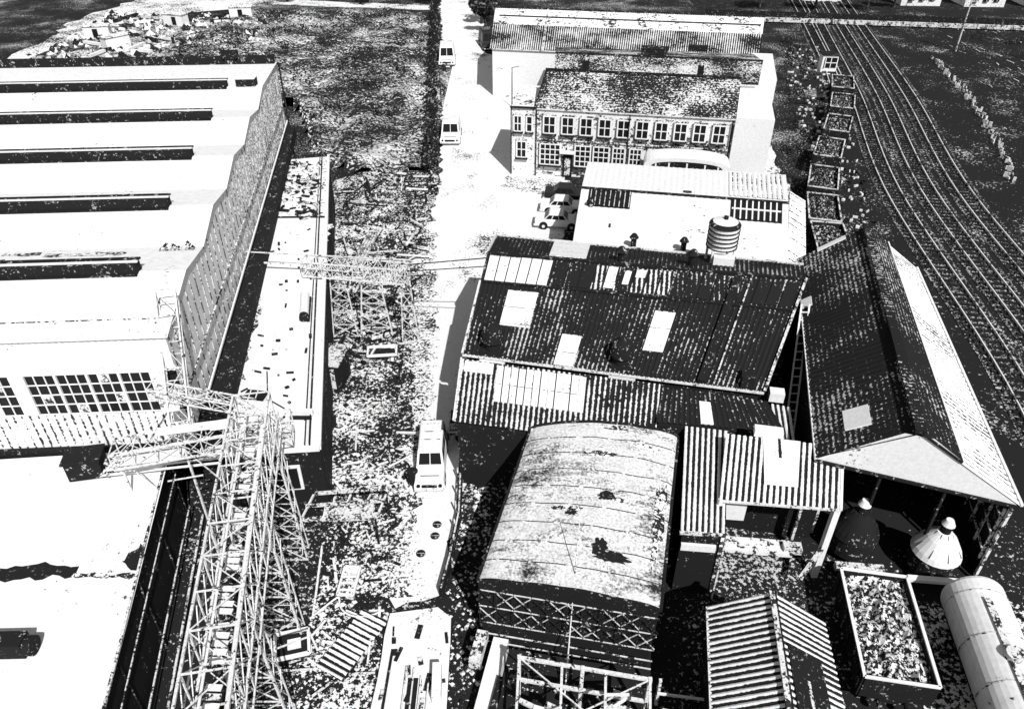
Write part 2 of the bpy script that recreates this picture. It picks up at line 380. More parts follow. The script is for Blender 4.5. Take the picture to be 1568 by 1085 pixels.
g.box((-14.6,27.5,8.15),(4.2,.5,.1),.2,'whitewash');g.box((-13,27.3,8.5),(2.2,.3,.3),.2,'whitewash')
g.box((-16.2,28.6,8.9),(.7,1.8,.1),.25,'whitewash');g.box((-16.9,26.6,7.1),(2.8,.8,.08),.2,'whitewash');g.done()
g=G('pipes',e)
for k in range(3):g.cyl((-20,27.6-k*.35,5.5),(-14.4,28.4-k*.35,5.6),.06,.06,'whitewash',8)
g.cyl((-19.5,26.2,6.2),(-17,29.3,7.8),.05,.05,'steel_white',6)
for k in range(7):
    a=V((R(-19,-12.5),R(26,28.4),R(5.3,8.2)));g.beam(a,a+V((R(-2,2),R(-.5,.5),R(-.4,.8))),R(.03,.06))
g.done()
e=empty('pipe_bridge',(-10,47.5,0))
g=G('truss',e);truss(g,(-14.6,47.4,5.2),(-7.2,46.2,5.2),1.1,1.1,10,.055);g.done()
g=G('supports',e);trestle(g,-9.9,46.6,5.2,1.2,.6,.07);trestle(g,-12.3,47,5.2,1.0,.4,.06);trestle(g,-7.4,46.2,5.2,.6,.3,.06)
g.beam((-21,48.2,5.7),(-14.6,47.6,5.7),.1);g.beam((-21,48.6,6.3),(-7,46.8,6.5),.07);g.beam((-19.9,48.3,5),(-19.9,48.3,6.6),.1);g.done()
g=G('cables',e);g.beam((-7.2,46.5,6.3),(-.9,45.2,7.6),.06,'steel_dark');g.beam((-7.2,46.1,6.0),(-.9,44.4,7.4),.05,'steel_dark');g.done()
# ---------------------------------------------------------------- rubble and debris
g=G('rubble_pile',shift=False)
def rock(x,y,s,mat):
    pts=[(x+s*R(.6,1)*math.cos(t),y+s*R(.6,1)*math.sin(t)) for t in (0,1.5,3,4.6)];h=s*R(.4,1.1);c=(x+R(-.3,.3)*s,y+R(-.3,.3)*s,h)
    for i in range(4):
        a=pts[i];b=pts[(i+1)%4];g.face([(a[0],a[1],0),(b[0],b[1],0),c],mat)
yard=[(-10.4,14),(-6,14),(-6.2,23),(-6.2,31),(-6.3,37.6),(-7,50),(-8,64),(-8,76),(-13,79),(-17,75),(-16.2,68),(-9.6,30),(-9.9,25)]
for k in range(5200):
    x=R(-18,-5.8);y=R(13,79)
    if inside(x,y,yard):rock(x,y,R(.05,.12)+.22*R(0,1)**3,random.choice(['whitewash','timber','tar','tar','dark_wall','steel_dark']))
for k in range(900):
    rock(R(-76,-42),R(118,156),R(.2,.5)+.8*R(0,1)**4,random.choice(['whitewash','tar','tar','timber']))
for k in range(500):
    x=R(-8,-5.6);y=R(24,60);rock(x+ (y-24)*-.03,y,R(.04,.12),random.choice(['tar','timber','tar']))
for k in range(500): rock(R(-3.2,-1.4),R(17,33),R(.05,.2),random.choice(['whitewash','tar','timber']))
for k in range(900): rock(R(21.5,28),R(12,23),R(.05,.25),random.choice(['whitewash','tar','tar']))
for k in range(350): rock(R(8.5,20),R(19,27),R(.04,.13),random.choice(['timber','tar','tar']))
g.done()
g=G('timber_debris',shift=False)
for k in range(150):
    y=R(42,78);x0=-11.6-(y-29)*.165;x=R(x0+1.6,-7.6-(y-40)*.01)
    a=random.choice([R(-.3,.3),R(1.2,1.9),R(0,3.1)])
    g.box((x,y,R(.15,.6)),(R(.6,3.6),R(.08,.22),R(.06,.15)),a,random.choice(['timber','whitewash','timber','steel_dark','tar','tar']),tilt=R(-.12,.12))
for k in range(80):
    y=R(15,38);x=R(-10.2,-6.3);g.box((x,y,R(.1,.3)),(R(.4,1.6),R(.06,.14),R(.05,.12)),R(0,3),random.choice(['timber','whitewash','steel_dark']),tilt=R(-.15,.15))
for k in range(60):
    a=R(0,3);x=R(-72,-46);y=R(120,154);g.box((x,y,.4),(R(1.5,6),R(.3,.6),.4),a,random.choice(['timber','whitewash','tar']))
g.done()
def frame(g,c,w,d,a,z,t=.12,mat='whitewash'):
    m=Matrix.Rotation(a,3,'Z');P=lambda i,j:V((c[0],c[1],z))+m@V((i*w/2,j*d/2,0))
    q=[P(-1,-1),P(1,-1),P(1,1),P(-1,1)]
    for i in range(4):g.beam(q[i],q[(i+1)%4],t,mat,t*1.3)
g=G('timber_stack');[g.box((-13.2+k*.25,60,.5),(.17,6,.25),-.08,'timber') for k in range(4)];g.box((-12.8,58,.2),(1.6,.2,.3),0,'steel_dark');g.box((-12.8,62,.2),(1.6,.2,.3),0,'steel_dark');g.done()
g=G('timber_stack');[g.box((-10.1+k*.24,57+k*.2,.4),(.16,5.5,.16),-.75,'timber') for k in range(3)];g.done()
g=G('yard_hut');g.box((-12.1,41.5,1.1),(1.6,2.2,2.2),-.15,'dark_wall',top='timber');g.box((-12.1,40.4,1.1),(.8,.06,1.6),-.15,'timber');g.box((-12.1,41.5,2.25),(1.9,2.5,.1),-.15,'timber');g.done()
g=G('concrete_form');frame(g,(-9.2,44.3),2.0,1.1,.1,.6,.13);g.beam((-9.9,43.9,.6),(-9.7,44.8,.6),.12,'whitewash');g.box((-9.2,44.3,.3),(1.7,.8,.5),.1,'steel_dark');g.done()
g=G('wooden_crate');frame(g,(-10.1,20.9),1.5,1.3,.25,.7,.13);g.box((-10.1,20.9,.35),(1.4,1.2,.6),.25,'steel_dark');g.box((-10.0,20.9,.72),(.6,.5,.1),.25,'whitewash');g.done()
g=G('wooden_crate');frame(g,(-8.15,24.6),.8,1.7,-.05,.5,.1);g.box((-8.15,24.6,.25),(.7,1.6,.4),-.05,'timber');[g.beam((-8.5,24+k*.4,.56),(-7.8,24+k*.4,.56),.08,'whitewash') for k in range(4)];g.done()
g=G('corrugated_sheet_stack')
m=Matrix.Rotation(-.5,3,'Z');C=[V((-7.4,21.2,.35))+m@V((i*.75,j*1.75,0)) for i,j in((-1,-1),(-1,1),(1,1),(1,-1))]
g.corr(C[0],C[1],C[2],C[3],'sheet_striped',.3,.05);g.box((-7.4,21.2,.15),(1.4,3.3,.25),-.5,'steel_dark');g.done()
g=G('steel_beam_rack')
for k,yy in enumerate((27.4,28.4,29.3)):
    g.beam((-11.2+k*.3,yy-.1,1.9),(-6.9+k*.15,yy+.2,2.0),.16 if k else .25,'timber',.14)
for xx in(-11,-9,-7.1):g.beam((xx,27.4,0),(xx,27.4,1.9),.1,'steel_dark');g.beam((xx+.3,29.3,0),(xx+.3,29.3,1.9),.1,'steel_dark');g.beam((xx,27.4,1.75),(xx+.3,29.3,1.75),.1,'steel_white')
g.box((-8.7,28.3,1.5),(2.6,1.3,.1),.05,'timber');g.done()
g=G('hose_pipe')
pr=None
for k in range(26):
    t=k/25;p=V((-9.6+3.2*t+.3*math.sin(t*9),22.6+.6*math.sin(t*7)+1.4*t*(1-t)*2,.35))
    if pr:g.cyl(pr,p,.045,.045,'whitewash',6)
    pr=p
g.cyl((-9.6,25.9,1.6),(-9.55,22.6,.4),.06,.06,'steel_white',6);g.done()
g=G('oil_drum');g.cyl((-5.75,31.9,0.02),(-5.75,31.9,.95),.32,.32,'tar');[g.cyl((-5.75,31.9,z),(-5.75,31.9,z+.04),.35,.35,'tar') for z in(.3,.62,.9)];g.done()
e=empty('loading_platform',(-4.3,20,0))
g=G('slab',e);g.prism(ragged([(-5.9,12),(-2.7,12),(-2.9,22.6),(-3.6,23.1),(-5.9,22.8),(-6.1,18)],1.2,.06),0,.35,'tar','road_concrete')
g.box((-4.4,16.6,.36),(.45,5.6,.08),0,'tar');g.done()
g=G('rails',e);[g.beam((-4.75+k*.35,12,.48),(-4.75+k*.35,19.5+R(-.6,.6),.48),.06,'steel_white') for k in range(4)];g.beam((-5.6,17,.42),(-5.5,20.6,.42),.1,'steel_dark')
g.box((-3.3,19,.7),(.4,1.6,.6),.05,'whitewash')
for k in range(30):g.box((R(-5.8,-2.9),R(12,22),.38),(R(.05,.3),R(.1,.9),.05),R(-.3,.3),random.choice(['tar','timber']))
g.done()
for x,y in((-4.1,28.7),(-4.15,27.9),(-4.8,26.7)):
    g=G('manhole_cover');g.cyl((x,y,.014),(x,y,.04),.25,.25,'tar',20);g.cyl((x,y,.04),(x,y,.05),.18,.18,'steel_dark',20);g.beam((x-.2,y,.055),(x+.2,y,.055),.02,'steel_white',.02);g.done()
g=G('low_wall')
pl=[(-3.35,37),(-3.0,33),(-2.9,29),(-3.2,26),(-3.5,24)]
for a,b in zip(pl,pl[1:]):g.beam((a[0],a[1],.35),(b[0],b[1],.35),.22,'tar',.7);g.beam((a[0],a[1],.74),(b[0],b[1],.74),.08,'timber',.07)
for k in range(9):g.beam((-3.2+.02*k,36-k*1.3,0),(-3.2+.02*k,36-k*1.3,1.0),.08,'timber')
g.done()
g=G('hand_cart');g.box((-3.5,36.2,.7),(.75,1.8,.12),.05,'timber');g.box((-3.5,36.7,1.0),(.6,.6,.5),.05,'steel_dark');frame(g,(-3.5,36.2),.85,1.9,.05,.95,.07,'steel_white')
for s in(-.42,.42):g.cyl((-3.5+s,35.7,.35),(-3.5+s*1.15,35.7,.35),.33,.33,'rubber')
g.beam((-3.6,35.3,.7),(-3.7,34.6,.5),.06);g.done()
# ---------------------------------------------------------------- generic gable
def gable(e,NL,NR,FR,FL,zn,zf,RL,RR,zr,mn,mf,wall,amp=.03,p=.3,gl=True,gr=True):
    NL,NR,FR,FL,RL,RR=[V(q) for q in(NL,NR,FR,FL,RL,RR)]
    P=lambda q,z:V((q.x,q.y,z))
    g=G('roof',e)
    Qn=(P(RL,zr),P(RR,zr),P(NR,zn),P(NL,zn));Qf=(P(RL,zr),P(RR,zr),P(FR,zf),P(FL,zf))
    g.corr(*Qn,mn,p,amp);g.corr(*Qf,mf,p,amp)
    g.beam(P(RL,zr+.06),P(RR,zr+.06),.24,'steel_dark',.14)
    g.beam(P(NL,zn-.06),P(NR,zn-.06),.12,'steel_white',.12)
    w=G('walls',e)
    c=(NL+NR+FL+FR)/4;ins=lambda q:q+(c-q).normalized()*.35
    nl,nr,fr,fl,rl,rr=map(ins,(NL,NR,FR,FL,RL,RR))
    w.face([P(nl,0),P(nr,0),P(nr,zn-.12),P(nl,zn-.12)],wall)
    w.face([P(fr,0),P(fl,0),P(fl,zf-.12),P(fr,zf-.12)],wall)
    if gl:w.face([P(fl,0),P(nl,0),P(nl,zn-.12),P(rl,zr-.15),P(fl,zf-.12)],wall)
    if gr:w.face([P(nr,0),P(fr,0),P(fr,zf-.12),P(rr,zr-.15),P(nr,zn-.12)],wall)
    return g,w,Qn,Qf
# ---------------------------------------------------------------- office
e=empty('office_building',(12,78,0))
g,w,Qn,Qf=gable(e,(2.2,77.6),(21.9,74.2),(24.4,83.5),(4.6,86.8),7.1,7.1,(3.5,82.1),(23.1,78.9),9.6,'slate','slate','brick_white',amp=.0,p=1)
g.done()
w.prism([(-.1,77.9),(2.45,77.45),(3.6,85),(1.0,85.5)],0,7.1,'brick_white','roof_felt_littered')
w.prism([(22.0,74.6),(25.6,73.9),(28.4,87),(24.9,87.6)],0,7.1,'whitewash','roof_felt_white')
w.beam((-.2,77.8,7.15),(2.5,77.4,7.15),.25,'dark_wall',.15);w.done()
ao=-math.atan2(3.4,19.7);O=V((2.5,77.52));ox=V((math.cos(ao),math.sin(ao)));oy=V((-math.sin(ao),math.cos(ao)))
def LO(x,y,z):p=O+ox*x+oy*y;return V((p.x,p.y,z))
wd=G('windows',e)
def win(x,z,w_,h_,nx,ny,y=-.02):
    wd.box(LO(x,y-.0,z),(w_,.12,h_),ao,'glass_dark')
    for i in range(nx+1):wd.box(LO(x-w_/2+i*w_/nx,y-.1,z),(.14 if i in(0,nx) else .09,.09,h_),ao,'paint_white')
    for i in range(ny+1):wd.box(LO(x,y-.105,z-h_/2+i*h_/ny),(w_,.085,.12 if i in(0,ny) else .07),ao,'paint_white')
    wd.box(LO(x,y-.16,z-h_/2-.12),(w_+.3,.25,.16),ao,'tar');wd.box(LO(x,y-.06,z+h_/2+.14),(w_+.2,.12,.12),ao,'roof_dirt')
for i in range(10):win(1.35+i*1.88,5.5,1.2,1.75,2,2)
for i,(x,w_) in enumerate(((1.5,2.1),(4.9,1.6),(6.8,1.6),(8.6,1.2),(10.3,1.2),(16.5,1.6),(18.4,1.2))):win(x,2.4,w_,2.2,4 if w_>2 else 3,4)
win(-1.9,5.5,.8,1.6,2,2,-.12);win(-.7,5.5,.6,1.6,1,2,-.12);win(-1.5,2.8,1.0,1.7,2,2,-.12)
wd.done()
dr=G('doors',e);dr.box(LO(3.35,-.08,1.3),(1.0,.12,2.6),ao,'glass_dark');dr.box(LO(3.35,-.3,2.8),(1.6,.7,.15),ao,'whitewash');dr.box(LO(3.35,-.1,1.2),(.6,.16,1.9),ao,'timber')
dr.box(LO(11.8,-.08,1.3),(1.0,.12,2.6),ao,'timber');dr.done()
tr=G('trim',e)
for k in range(420):
    x=R(.2,19);z=random.choice([R(.3,1.2),R(3.6,4.7),R(0,7)]);tr.box(LO(x,.0,z),(R(.1,.45),.05,R(.06,.14)),ao,random.choice(['tar','roof_dirt']))
tr.beam(LO(0,-.02,3.95),LO(19.4,-.02,3.95),.12,'roof_dirt',.14)
for x in(.02,9.4,19.5):tr.beam(LO(x,-.2,0),LO(x,-.2,7),.12,'steel_dark')
tr.beam(LO(-2.6,-.15,0),LO(-2.6,-.15,7),.12,'steel_dark')
tr.beam(V((3.5,82.1,9.7)),V((23.1,78.9,9.7)),.2,'tar',.2)
tr.done()
ch=G('chimneys',e)
for x,y in((7.8,83.5),(19.5,81.5)):ch.box((x,y,9.6),(.6,.6,1.2),ao,'dark_wall');ch.cyl((x,y,10.2),(x,y,10.5),.15,.13,'timber')
ch.done()
e=empty('entrance_porch',(17,70.5,0))
g=G('canopy',e)
N_=18
def arc(k,rz,rx,dy=0,dz=0):
    t=math.pi*k/N_;x=-rx*math.cos(t);return V((17+x+dy*.17,71.3-.17*x+dy,3.1+rz*math.sin(t)**.6+dz))
for k in range(N_):
    a=arc(k,1.1,4.1);b=arc(k+1,1.1,4.1);c=arc(k+1,1.1,4.1,2.6);d=arc(k,1.1,4.1,2.6);g.face([a,b,c,d],'whitewash')
    a2=arc(k,.75,3.4);b2=arc(k+1,.75,3.4);g.face([a,a2,b2,b],'whitewash')
    g.face([a2,V((a2.x,a2.y+.1,2.2)),V((b2.x,b2.y+.1,2.2)),b2],'tar')
for k in range(5):
    p=arc(3+k*3,.6,3.4,-.05);g.beam((p.x,p.y,2.2),p,.15,'whitewash')
g.done()
g=G('supports',e)
for x in(13.1,15,17,19,20.9):g.box((x,71.5-.17*(x-17)+.05,1.2),(.3,.25,2.2),ao,'whitewash')
g.box((17,71.9,1.3),(7.6,.1,1.8),ao,'glass_dark');g.box((13.4,70.3,1.6),(.9,.9,3.4),ao,'whitewash');g.box((20.4,69.2,1.6),(.9,.9,3.4),ao,'whitewash')
g.box((13.4,70.3,3.35),(1.2,1.2,.15),ao,'timber');g.box((20.4,69.2,3.35),(1.2,1.2,.15),ao,'timber');g.done()
e=empty('rear_office_block',(16,90,0))
g,w,Qn,Qf=gable(e,(4.6,87.2),(26.4,83.6),(29.4,97),(5.4,100.5),7.6,7.4,(5.0,92),(28,88.5),8.8,'slate','slate','whitewash',amp=0,p=1)
g.done();w.prism([(26.6,87.8),(29.5,87.2),(32,98),(29.6,98.4)],0,7.2,'whitewash','roof_felt_white');w.done()
g=G('roof_lantern',e);g.box((16.5,92.6,9.0),(3,1.4,.6),ao,'tar',top='steel_dark');g.box((22,95,8.6),(2.2,.8,.6),ao,'tar');g.done()
e=empty('long_warehouse',(15,112,0))
g,w,Qn,Qf=gable(e,(-2.9,104.7),(30.8,99.0),(36.5,120),(-1.6,126),6.2,6.2,(-2.3,115.5),(33.8,109.5),9.0,'sheet_dark_mid','sheet_ribbed_white','whitewash',p=.5)
panel(g,Qn,.0,.999,.03,.42,'roof_felt_littered');panel(g,Qn,.02,.99,.2,.23,'tar',.1);panel(g,Qn,.2,.205,0,1,'timber',.1)
g.done();w.done()
# ---------------------------------------------------------------- H
e=empty('white_roofed_workshop',(13,57,0))
g,w,Qn,Qf=gable(e,(4.4,50.2),(19.3,47.3),(23.7,63),(6.8,66.0),5.8,6.0,(5.7,59),(21.8,56),6.5,'roof_felt_white','roof_felt_white','dark_wall',amp=.015,p=.5)
panel(g,Qn,.04,.25,.0,.32,'glass_dark',.05)
for k in range(9):panel(g,Qn,.05+.024*k,.054+.024*k,.02,.3,'timber',.09)
panel(g,Qn,.73,.97,.0,.36,'glass_dark',.05)
for k in range(8):panel(g,Qn,.745+.028*k,.752+.028*k,.02,.34,'paint_white',.09)
panel(g,Qn,.735,.965,.16,.18,'paint_white',.1)
A=[bil(Qf,.72,.95,.05),bil(Qf,.99,.95,.05),bil(Qf,.99,.1,.05),bil(Qf,.72,.1,.05)];g.corr(*A,'sheet_ribbed_white',.4,.03)
panel(g,Qf,.5,.54,.1,.16,'tar');panel(g,Qn,.16,.17,.6,.66,'tar')
g.done();w.done()
g=G('roof_cowls',e)
for x,y in((8.8,49.8),(12.3,49.2),(6.2,56)):g.cyl((x,y,6),(x,y,6.7),.2,.2,'steel_dark',10);g.cyl((x,y,6.7),(x,y,7),.35,.15,'tar',10)
g.done()
g=G('side_lean_to');g.corr((19.5,47.8,5.4),(23.6,61,5.4),(25.0,60.7,4.6),(20.9,47.4,4.6),'sheet_ribbed_white');g.prism([(19.6,47.6),(20.8,47.4),(24.9,60.6),(23.6,60.9)],0,4.5,'dark_wall');g.done()
e=empty('water_tank',(13.7,44.8,6))
g=G('tank',e);g.cyl((13.7,44.9,8.6),(13.7,44.9,10.2),.95,.95,'whitewash',28)
for z in(8.6,8.9,9.2,9.5,9.8,10.1):g.cyl((13.7,44.9,z),(13.7,44.9,z+.06),1.02,1.02,'steel_dark',28)
g.cyl((13.7,44.9,10.2),(13.7,44.9,10.35),1.0,.8,'steel_dark',28);g.cyl((13.7,44.9,10.35),(13.7,44.9,10.5),.8,.3,'whitewash',28);g.cyl((13.7,44.9,10.45),(13.7,44.9,10.7),.15,.15,'tar',10);g.done()
g=G('legs',e)
for i in(-.7,.7):
    for j in(-.7,.7):g.beam((13.7+i,44.9+j,6.9),(13.7+i,44.9+j,8.6),.14,'steel_white')
g.box((13.7,43.9,8.0),(1.3,.6,.7),-.2,'whitewash');g.done()
# ---------------------------------------------------------------- I
e=empty('corrugated_shed',(8,40,0))
g,w,Qn,Qf=gable(e,(-2.9,36.5),(13.8,32.9),(19.5,45.2),(-1.1,49.5),5.9,7.0,(-1.6,44.0),(17.9,40.6),8.5,'sheet_dark','sheet_dark','dark_wall')
panel(g,Qf,.2,.32,.15,.98,'translucent_sheet')
for k in range(6):panel(g,Qn,.012+.035*k,.043+.035*k,.02,.28,'translucent_sheet')
for k in range(18):panel(g,Qn,.235+.042*k,.27+.042*k,.03,.27,random.choice(['sheet_dark_mid','sheet_dark','sheet_dark']),.05)
for s0,s1,t0,t1 in((.10,.20,.36,.70),(.315,.38,.72,.99),(.585,.65,.42,.78),(.40,.43,.03,.25),(.455,.475,.06,.2),(.49,.52,.04,.12)):panel(g,Qn,s0,s1,t0,t1,'translucent_sheet')
g.beam(bil(Qn,0,.3,.08),bil(Qn,1,.3,.08),.12,'steel_dark',.1)
g.beam(bil(Qn,.8,.05,.12),bil(Qn,.8,.99,.12),.45,'tar',.3);g.beam(bil(Qn,.84,.0,.1),bil(Qn,.84,.99,.1),.08,'timber',.1)
g.beam(bil(Qn,0,.3,.1),bil(Qn,0,1,.1),.12,'steel_white',.12);g.beam(bil(Qn,1,.0,.1),bil(Qn,1,1,.1),.14,'timber',.2)
g.beam(bil(Qf,0,1,.05),bil(Qf,1,1,.05),.14,'steel_white',.12);g.beam(bil(Qf,0,0,.1),bil(Qf,0,1,.1),.12,'steel_white',.12)
g.done();w.done()
v=G('roof_ventilators',e)
for x,y,z in((-1.15,36.9,5.4),(6.25,35.4,5.4)):
    v.cyl((x,y,z),(x,y,z+1.3),.5,.5,'tar',20);v.cyl((x,y,z+1.3),(x,y,z+1.5),.7,.7,'steel_dark',20);v.cyl((x,y,z+1.5),(x,y,z+2.1),.66,.55,'tar',20);v.cyl((x,y,z+2.1),(x,y,z+2.4),.55,.15,'steel_dark',20)
    v.box((x,y,z+.3),(1.3,1.2,.9),-.2,'tar');v.box((x,y-.75,z+.2),(1.5,.3,.2),-.2,'whitewash')
for x,y in((7.0,43.6),(11.5,43.2)):v.cyl((x,y,8),(x,y,8.9),.25,.25,'tar',12);v.cyl((x,y,8.9),(x,y,9.2),.4,.15,'steel_dark',12)
v.box((13.0,33.6,6.2),(.7,.9,.9),-.2,'tar');v.done()
lt=G('lean_to_roof',e)
Q=((-2.95,36.3,5.7),(8.3,33.85,5.7),(7.5,29.9,4.6),(-3.2,32.0,4.6))
lt.corr(*Q,'sheet_dark_mid')
for k in range(12):panel(lt,Q,.19+.038*k,.222+.038*k,.04,.62,'translucent_sheet',.06)
panel(lt,Q,.02,.17,.02,.2,'translucent_sheet',.05)
lt.beam(bil(Q,0,0,.1),bil(Q,0,1,.1),.1);lt.prism([(-3.0,31.9),(7.4,29.9),(8.1,33.6),(-2.8,36)],0,4.4,'dark_wall')
Q2=((8.4,33.8,5.6),(13.9,32.5,5.6),(14.4,30.4,5.2),(7.7,31.2,5.2));lt.corr(*Q2,'sheet_dark')
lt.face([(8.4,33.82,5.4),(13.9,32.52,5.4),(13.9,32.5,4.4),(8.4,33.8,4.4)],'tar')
lt.prism([(7.8,31.1),(14.3,30.3),(13.9,32.4),(8.5,33.6)],0,5.1,'dark_wall')
panel(lt,Q2,.35,.45,.3,.95,'whitewash')
lt.done()
# ---------------------------------------------------------------- Q barrel
e=empty('barrel_roof_store',(3.5,26,0))
g=G('roof',e)
BL=V((-1.5,21.4));BR=V((6.25,19.9));TL=V((1.0,31.4));TR=V((8.9,30.7));n=24;m_=36
def BP(s,t):
    p=BL.lerp(BR,s).lerp(TL.lerp(TR,s),t)
    return V((p.x,p.y,4.55+(.45+.3*t)*math.sin(math.pi*s)**.6+.07*noise.noise(V((s*6,t*9,0)))-.12*max(0,1-abs(s-.72)*9)*max(0,1-abs(t-.25)*8)))
for i in range(n):
    for j in range(m_):
        g.face([BP(i/n,j/m_),BP((i+1)/n,j/m_),BP((i+1)/n,(j+1)/m_),BP(i/n,(j+1)/m_)],'barrel_sheet',[(8*i/n,10.5*j/m_),(8*(i+1)/n,10.5*j/m_),(8*(i+1)/n,10.5*(j+1)/m_),(8*i/n,10.5*(j+1)/m_)])
for j in range(1,9):
    for i in range(n):
        a=BP(i/n,j/9);b=BP((i+1)/n,j/9);a.z+=.01;b.z+=.01;g.beam(a,b,.03,'tar' if (i*7+j*3)%5 else 'timber',.04)
def grime(cs,ct,rs,rt,mat='tar',n_=30,off=.012):
    c=BP(cs,ct);c.z+=off;ring=[]
    for k in range(n_):
        a=2*math.pi*k/n_;f=R(.6,1.1);p=BP(min(.99,max(.01,cs+rs*f*math.cos(a))),min(.99,max(.01,ct+rt*f*math.sin(a))));p.z+=off;ring.append(p)
    for k in range(n_):g.face([c,ring[k],ring[(k+1)%n_]],mat)
for q in((.70,.19,.13,.035,'tar'),(.62,.23,.05,.05,'tar'),(.60,.52,.06,.03,'tar'),(.66,.50,.1,.015,'roof_dirt'),(.38,.42,.12,.018,'roof_dirt'),(.42,.40,.04,.022,'tar'),(.5,.78,.12,.02,'roof_dirt'),(.8,.86,.1,.02,'roof_dirt'),(.93,.45,.04,.3,'roof_dirt'),(.6,.97,.35,.02,'roof_dirt')):grime(*q[:4],mat=q[4])
for i in range(n):
    a=BP(i/n,0);b=BP((i+1)/n,0);g.beam(a,b,.08,'steel_dark',.14);a=BP(i/n,1);b=BP((i+1)/n,1);g.beam(a,b,.12,'tar',.2)
for s in(0,1):g.beam(BP(s,0),BP(s,1),.12,'tar',.2)
g.done()
g=G('walls',e)
g.face([(-1.3,21.5,0),(6.1,20.1,0)]+[tuple(BP(1-k/n,0)+V((0,.15,-.12))) for k in range(n+1)],'black_cladding')
g.face([(-1.3,21.5,0),(1.1,31.2,0),(1.1,31.2,4.45),(-1.3,21.5,4.45)],'black_cladding');g.face([(6.1,20.1,0),(8.7,30.6,0),(8.7,30.6,4.45),(6.1,20.1,4.45)],'black_cladding')
g.done()
g=G('lattice_front',e)
F=lambda s,z:V((-1.45+7.65*s,21.2-1.5*s,z))
for k in range(10):
    s0=k/10;s1=(k+1)/10
    for z0,z1 in((3.3,4.2),(2.1,3.0)):
        mm='timber' if (k+int(z0))%3 else 'steel_dark'
        g.beam(F(s0,z0),F(s1,z1),.035,mm);g.beam(F(s0,z1),F(s1,z0),.035,mm)
    g.beam(F(s0,1.9),F(s0,4.3),.04,'steel_dark')
for z in(4.25,3.15,2.0):g.beam(F(0,z),F(1,z),.04,'timber')
for z in(1.2,.6):g.beam(F(.0,z),F(1,z),.05,'timber')
g.done()
g=G('mast_pole');g.cyl((2.3,18.6,0),(2.9,22.6,7.2),.035,.02,'steel_white',8);g.beam((2.2,18.6,.1),(2.5,18.6,.1),.3,'tar');g.done()
e=empty('steel_yard_frame',(3,17,0))
g=G('frame',e)
for z in(3.2,1.6):
    g.beam((.3,18.6,z),(5.6,17.6,z),.13);g.beam((.1,15,z),(5.1,14.2,z),.12)
    for k in range(4):
        s=k/3;g.beam((.3+5.3*s,18.6-s,z),(.1+5*s,15-.8*s,z),.1,'steel_white' if z>2 else 'steel_dark')
g.beam((.3,18.6,3.2),(5.1,14.2,3.2),.05);g.beam((5.6,17.6,3.2),(.1,15,3.2),.05)
for x,y in((.3,18.6),(5.6,17.6),(.1,15),(5.1,14.2),(2.9,18.1)):g.beam((x,y,0),(x,y,3.3),.15)
for k in range(5):g.beam((.3+k*1.1,17.6-k*.15,1.7),(.9+k*1.1,17.3-k*.15,1.7),.2,'timber',.1)
g.box((4.2,16.6,1.5),(1.2,1.8,.15),-.15,'timber');g.box((1.0,16.6,1.75),(.6,1.4,.12),-.3,'whitewash')
for k in range(40):
    a=V((R(.2,5.4),R(13.5,18.4),R(.2,2.2)));g.beam(a,a+V((R(-1.2,1.2),R(-.5,.5),R(-.1,.1))),R(.05,.14),random.choice(['timber','steel_white','tar','whitewash']))
g.done()
g=G('concrete_slab');g.box((-1.0,18.8,.5),(.7,4.6,.9),-.22,'whitewash');g.box((-1.5,20.3,1.2),(.5,1.6,.6),-.22,'timber');g.box((-.75,17.8,1.05),(.3,2.5,.2),-.22,'tar');g.done()
g=G('pipe_rack')
for k in range(5):g.beam((6.2+.05*k,18.2-k*.9,1.2+.3*(k%2)),(9.0,17.8-k*.9,1.2),.09,'whitewash')
for y in(18.4,14.5):g.beam((6.3,y,0),(6.3,y,1.9),.12,'steel_white');g.beam((8.0,y,0),(8.0,y,1.7),.12,'steel_dark')
g.done()
# ---------------------------------------------------------------- M roofs
e=empty('striped_roof_store',(11,27,0))
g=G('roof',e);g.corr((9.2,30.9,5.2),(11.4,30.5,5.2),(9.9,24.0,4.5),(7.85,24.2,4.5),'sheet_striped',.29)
g.beam((7.8,24.2,4.5),(9.9,24,4.5),.14,'timber')
g.done();g=G('walls',e);g.prism([(9.3,30.7),(8.0,24.4),(9.8,24.2),(11.3,30.3)],0,4.3,'dark_wall');g.box((8.7,23.9,3.8),(1.6,.15,.4),-.1,'whitewash');g.beam((9.9,23.9,0),(9.9,23.9,4.4),.08,'timber');g.done()
e=empty('loading_shelter',(13,27,0))
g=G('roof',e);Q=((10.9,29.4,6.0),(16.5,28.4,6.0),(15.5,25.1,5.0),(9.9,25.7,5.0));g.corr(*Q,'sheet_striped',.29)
A=[bil(Q,.32,.0,.07),bil(Q,.64,.0,.07),bil(Q,.64,.72,.07),bil(Q,.36,.72,.07)];g.face(A,'whitewash')
A=[bil(Q,.42,.0,.08),bil(Q,.5,.0,.08),bil(Q,.5,.3,.08),bil(Q,.44,.3,.08)];g.face(A,'sheet_striped')
g.box((13.0,29.3,6.2),(1.4,.5,.4),-.2,'whitewash')
g.beam(Q[3],Q[2],.1,'steel_white');g.beam(Q[1],Q[2],.12,'whitewash');g.done()
g=G('frame',e)
g.beam((15.4,25.3,0),(15.4,25.3,5),.3,'whitewash');g.beam((16.2,28.2,0),(16.2,28.2,5),.15,'timber');g.beam((10.0,25.8,0),(10,25.8,5),.2,'whitewash')
